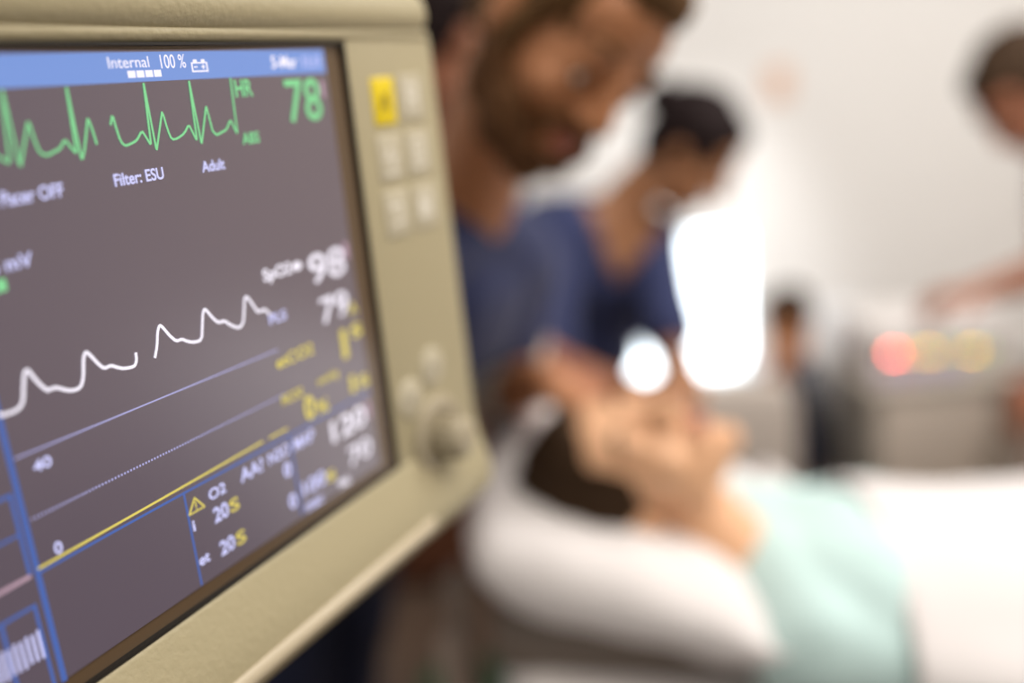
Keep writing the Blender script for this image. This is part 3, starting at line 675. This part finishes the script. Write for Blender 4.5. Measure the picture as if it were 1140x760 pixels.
person('person with black hair in navy scrubs, half hidden between monitor and bearded person', Jb, M['skin_tan'], M['hair_dark'], M['navy'], M['navy_dark'], voxel=.006)
Jw = dict(base=(.13, 1.98, 0), head=(.382, 1.86, 1.440), F=(.66, -.30, -.68), U=(.50, -.15, .84), neck=(.250, 1.885, 1.345), pelvis=(.095, 2.02, .86),
          shL=(.305, 1.90, 1.265), shR=(.095, 1.83, 1.320), front=(.10, -.98, -.15),
          elL=(.312, 1.73, 1.06), wrL=(.285, 1.50, 1.10), elR=(.055, 1.66, 1.055), wrR=(.19, 1.49, 1.09),
          handL=((-.2, -.93, .1), (.2, .1, 1), 1, .35), handR=((.25, -.9, .1), (.1, 0, 1), -1, .45),
          knL=(.19, 1.96, .47), anL=(.18, 2.04, .09), knR=(.03, 1.96, .47), anR=(.02, 2.04, .09), toe=(.1, -1, 0))
person('person in navy v-neck scrubs with black hair, leaning over the far side of the bed', Jw, M['skin_brown'], M['hair_dark'], M['navy'], M['navy_dark'],
       hairstyle='bun', voxel=.0055, vneck=.13, k=.95, sleeve=.75)
Jc = dict(base=(.93, 3.02, 0), head=(.948, 3.06, .742), F=(-.80, -.35, -.30), U=(-.15, 0, .98), neck=(.945, 3.02, .60), pelvis=(.99, 3.05, .27),
          shL=(.88, 2.90, .535), shR=(.96, 3.16, .53), front=(-.85, -.4, .05),
          elL=(.83, 2.84, .40), wrL=(.855, 2.89, .60), elR=(.84, 3.16, .38), wrR=(.74, 3.05, .40),
          handL=((.2, .3, .95), (.2, -.9, .2), 1, .3), handR=((-.8, -.4, 0), (0, 0, 1), -1, .4),
          knL=(.74, 2.82, .42), anL=(.84, 2.92, .09), knR=(.72, 3.06, .40), anR=(.86, 3.12, .09), toe=(-.9, -.35, 0))
person('person in dark navy top crouching in the background by the white armchair, hand at chin', Jc, M['skin'], M['hair_brown'], M['navy_dark'], M['navy_dark'], voxel=.007, k=.88)
Jd = dict(base=(1.74, 2.22, 0), head=(1.105, 1.97, 1.495), F=(-.62, -.28, -.70), U=(-.55, -.1, .83), neck=(1.325, 2.06, 1.40), pelvis=(1.74, 2.24, .93),
          shL=(1.47, 1.93, 1.34), shR=(1.38, 2.26, 1.34), front=(-.8, -.3, -.45),
          elL=(1.34, 1.88, 1.05), wrL=(1.22, 1.92, .84), elR=(1.31, 2.16, 1.06), wrR=(1.085, 2.07, 1.045),
          handL=((-.75, .1, -.4), (-.2, -.2, .9), 1, .4), handR=((-.95, -.2, 0), (0, 0, 1), -1, .45),
          knL=(1.53, 2.14, .50), anL=(1.62, 2.14, .09), knR=(1.52, 2.34, .50), anR=(1.62, 2.34, .09), toe=(-.95, -.3, 0))
person('person with short dark hair at the right edge, one arm stretched over the instrument', Jd, M['skin_tan'], M['hair_brown'], M['white_cotton'], M['navy_dark'], voxel=.0055, sleeve=.5, topname='short_sleeved_top')

# ================================================================== BACKGROUND FURNITURE
# trolley with the instrument and its lights
cx0, cx1, cy0, cy1 = 1.085, 1.53, 2.66, 3.05
ct = empty('equipment_cart', ((cx0+cx1)/2, (cy0+cy1)/2, 0)); co = tuple(ct.location)
tag(ct, 'beige equipment cart standing against the back, below the coloured lights', 'cart')
bm = bmesh.new(); box(bm, ((cx0+cx1)/2, (cy0+cy1)/2, .345), (cx1-cx0-.02, cy1-cy0-.02, .47)); obj('cabinet', bm, M['cart_edge'], ct, co, bevel=.012)
for k, (z0, z1) in enumerate(((.12, .575),)):
    bm = bmesh.new(); box(bm, ((cx0+cx1)/2-.02, cy0+.004, (z0+z1)/2), (cx1-cx0-.10, .02, z1-z0)); d_ = obj('door', bm, M['cart'], ct, co, bevel=.006)
    bm = bmesh.new(); tube(bm, [(cx1-.10, cy0-.006, .30), (cx1-.10, cy0-.03, .31), (cx1-.10, cy0-.03, .40), (cx1-.10, cy0-.006, .41)], .006, 8); obj('handle', bm, M['steel'], d_, co)
bm = bmesh.new(); box(bm, ((cx0+cx1)/2, (cy0+cy1)/2, .60), (cx1-cx0+.03, cy1-cy0+.03, .03)); obj('worktop', bm, M['cart_edge'], ct, co, bevel=.008)
for x in (cx0+.05, cx1-.05):
    for y in (cy0+.05, cy1-.05):
        bm = bmesh.new(); tube(bm, [(x, y, .12), (x, y, .06)], .012, 10); lathe(bm, [(0, -.011), (.032, -.011), (.037, 0), (.032, .011), (0, .011)], (x, y, .037), (1, 0, 0), 20); obj('castor', bm, M['black'], ct, co)
ib = empty('instrument_box', ((cx0+cx1)/2, 2.84, .615)); io = tuple(ib.location)
tag(ib, 'pale instrument with a row of red and yellow green lights, on the beige cart', 'instrument')
bm = bmesh.new(); box(bm, ((cx0+cx1)/2, 2.86, .70), (cx1-cx0-.02, .30, .168)); obj('casing', bm, M['panel'], ib, io, bevel=.012)
bm = bmesh.new(); box(bm, ((cx0+cx1)/2-.05, 2.708, .645), (.28, .012, .05)); obj('front_panel', bm, M['lavender'], ib, io, bevel=.004)
bm = bmesh.new(); box(bm, (1.305, 2.7085, .698), (.36, .006, .038)); obj('light_panel', bm, M['panel_dark'], ib, io, bevel=.002)
for x2, z, m_ in ((1.160, .706, 'red_led'), (1.170, .704, 'red_led'), (1.205, .702, 'amber_led'), (1.232, .706, 'green_led'), (1.268, .699, 'lime_led'), (1.286, .699, 'lime_led'),
                  (1.277, .697, 'amber_led'), (1.340, .702, 'green_led'), (1.400, .691, 'lime_led'), (1.416, .692, 'lime_led'), (1.408, .689, 'amber_led'), (1.450, .690, 'green_led')):
    bm = bmesh.new(); lathe(bm, [(.0042, 0), (.0042, .002), (.003, .0035), (0, .004)], (x2, 2.7055, z), (0, -1, 0), 12); obj('indicator_light', bm, M[m_], ib, io)
# orange case at the right
oc = empty('orange_case', (1.60, 2.60, .0)); 
tag(oc, 'blurred orange case on a slim stand at the right edge beside the cart', 'case'); oo = (1.60, 2.60, 0)
bm = bmesh.new(); box(bm, (1.57, 2.58, .575), (.17, .12, .07)); obj('case_body', bm, M['orange'], oc, oo, bevel=.02)
bm = bmesh.new(); tube(bm, [(1.60, 2.60, .03), (1.60, 2.60, .56)], .012, 12); obj('pole', bm, M['steel'], oc, oo)
bm = bmesh.new(); lathe(bm, [(0, .03), (.09, .028), (.10, .012), (.10, 0), (0, 0)], (1.60, 2.60, 0), (0, 0, 1), 28); obj('base', bm, M['steel'], oc, oo)
# grey chair with rounded back
ch = empty('visitor_chair', (.55, 2.42, 0)); cho = (.55, 2.42, 0)
tag(ch, 'warm grey chair with rounded back, between the patient and the crouching person', 'chair')
bm = bmesh.new(); pillow_mesh(bm, (.34, .40, .06), Matrix.Translation((.55, 2.24, .63)) @ Matrix.Rotation(math.pi/2, 4, 'X'), n=18, p=3.0, wr=0); obj('backrest', bm, M['chair_grey'], ch, cho)
bm = bmesh.new(); pillow_mesh(bm, (.40, .40, .08), Matrix.Translation((.56, 2.44, .44)), n=18, p=4, wr=0); obj('seat', bm, M['chair_grey'], ch, cho)
for x in (.41, .71):
    for y in (2.27, 2.60):
        bm = bmesh.new(); tube(bm, [(x, y, .43), (x, y, .0)], .012, 10); obj('leg', bm, M['steel'], ch, cho)
bm = bmesh.new()
for x in (.45, .67): tube(bm, [(x, 2.27, .42), (x, 2.262, .56)], .010, 10)
obj('back_support', bm, M['steel'], ch, cho)
# white padded armchair
ac = empty('padded_armchair', (1.18, 3.38, 0)); ao = (1.18, 3.38, 0)
tag(ac, 'white padded armchair behind the crouching person', 'armchair')
bm = bmesh.new(); pillow_mesh(bm, (.36, .58, .16), Matrix.Translation((1.17, 3.34, .44)) @ Matrix.Rotation(math.radians(80), 4, 'X'), n=20, p=3, wr=.004); obj('backrest', bm, M['white_vinyl'], ac, ao)
bm = bmesh.new(); box(bm, (1.20, 3.60, .27), (.46, .46, .16)); obj('seat', bm, M['white_vinyl'], ac, ao, bevel=.04, seg=5)
for x in (1.00, 1.42):
    bm = bmesh.new(); box(bm, (x, 3.56, .36), (.08, .46, .10)); obj('armrest', bm, M['white_vinyl'], ac, ao, bevel=.035, seg=5)
for x in (1.02, 1.38):
    for y in (3.36, 3.74):
        bm = bmesh.new(); tube(bm, [(x, y, .32), (x, y, 0)], .016, 10); obj('leg', bm, M['steel'], ac, ao)
# wooden cabinet and drip stand seen under the monitor
wc = empty('wooden_cabinet', (-.10, 3.0, 0)); wo = (-.10, 3.0, 0)
tag(wc, 'dark red brown wooden cabinet standing far behind the head of the bed', 'cabinet')
bm = bmesh.new(); box(bm, (-.10, 3.0, .45), (.90, .45, .84)); obj('carcass', bm, M['wood'], wc, wo, bevel=.01)
for x in (-.32, .12):
    bm = bmesh.new(); box(bm, (x, 2.772, .45), (.42, .018, .78)); d_ = obj('door', bm, M['wood'], wc, wo, bevel=.004)
    bm = bmesh.new(); q = x + (.16 if x < 0 else -.16); tube(bm, [(q, 2.76, .50), (q, 2.74, .51), (q, 2.74, .59), (q, 2.76, .60)], .005, 8); obj('handle', bm, M['steel'], d_, wo)
bm = bmesh.new(); lathe(bm, [(0, 0), (.07, 0), (.095, .21), (.104, .22), (.095, .23), (.086, .22), (.065, .02), (0, .02)], (-.19, 1.95, 0), (0, 0, 1), 32)
tag(obj('waste_bin', bm, M['green']), 'small green waste bin on the floor behind the bed head', 'bin')
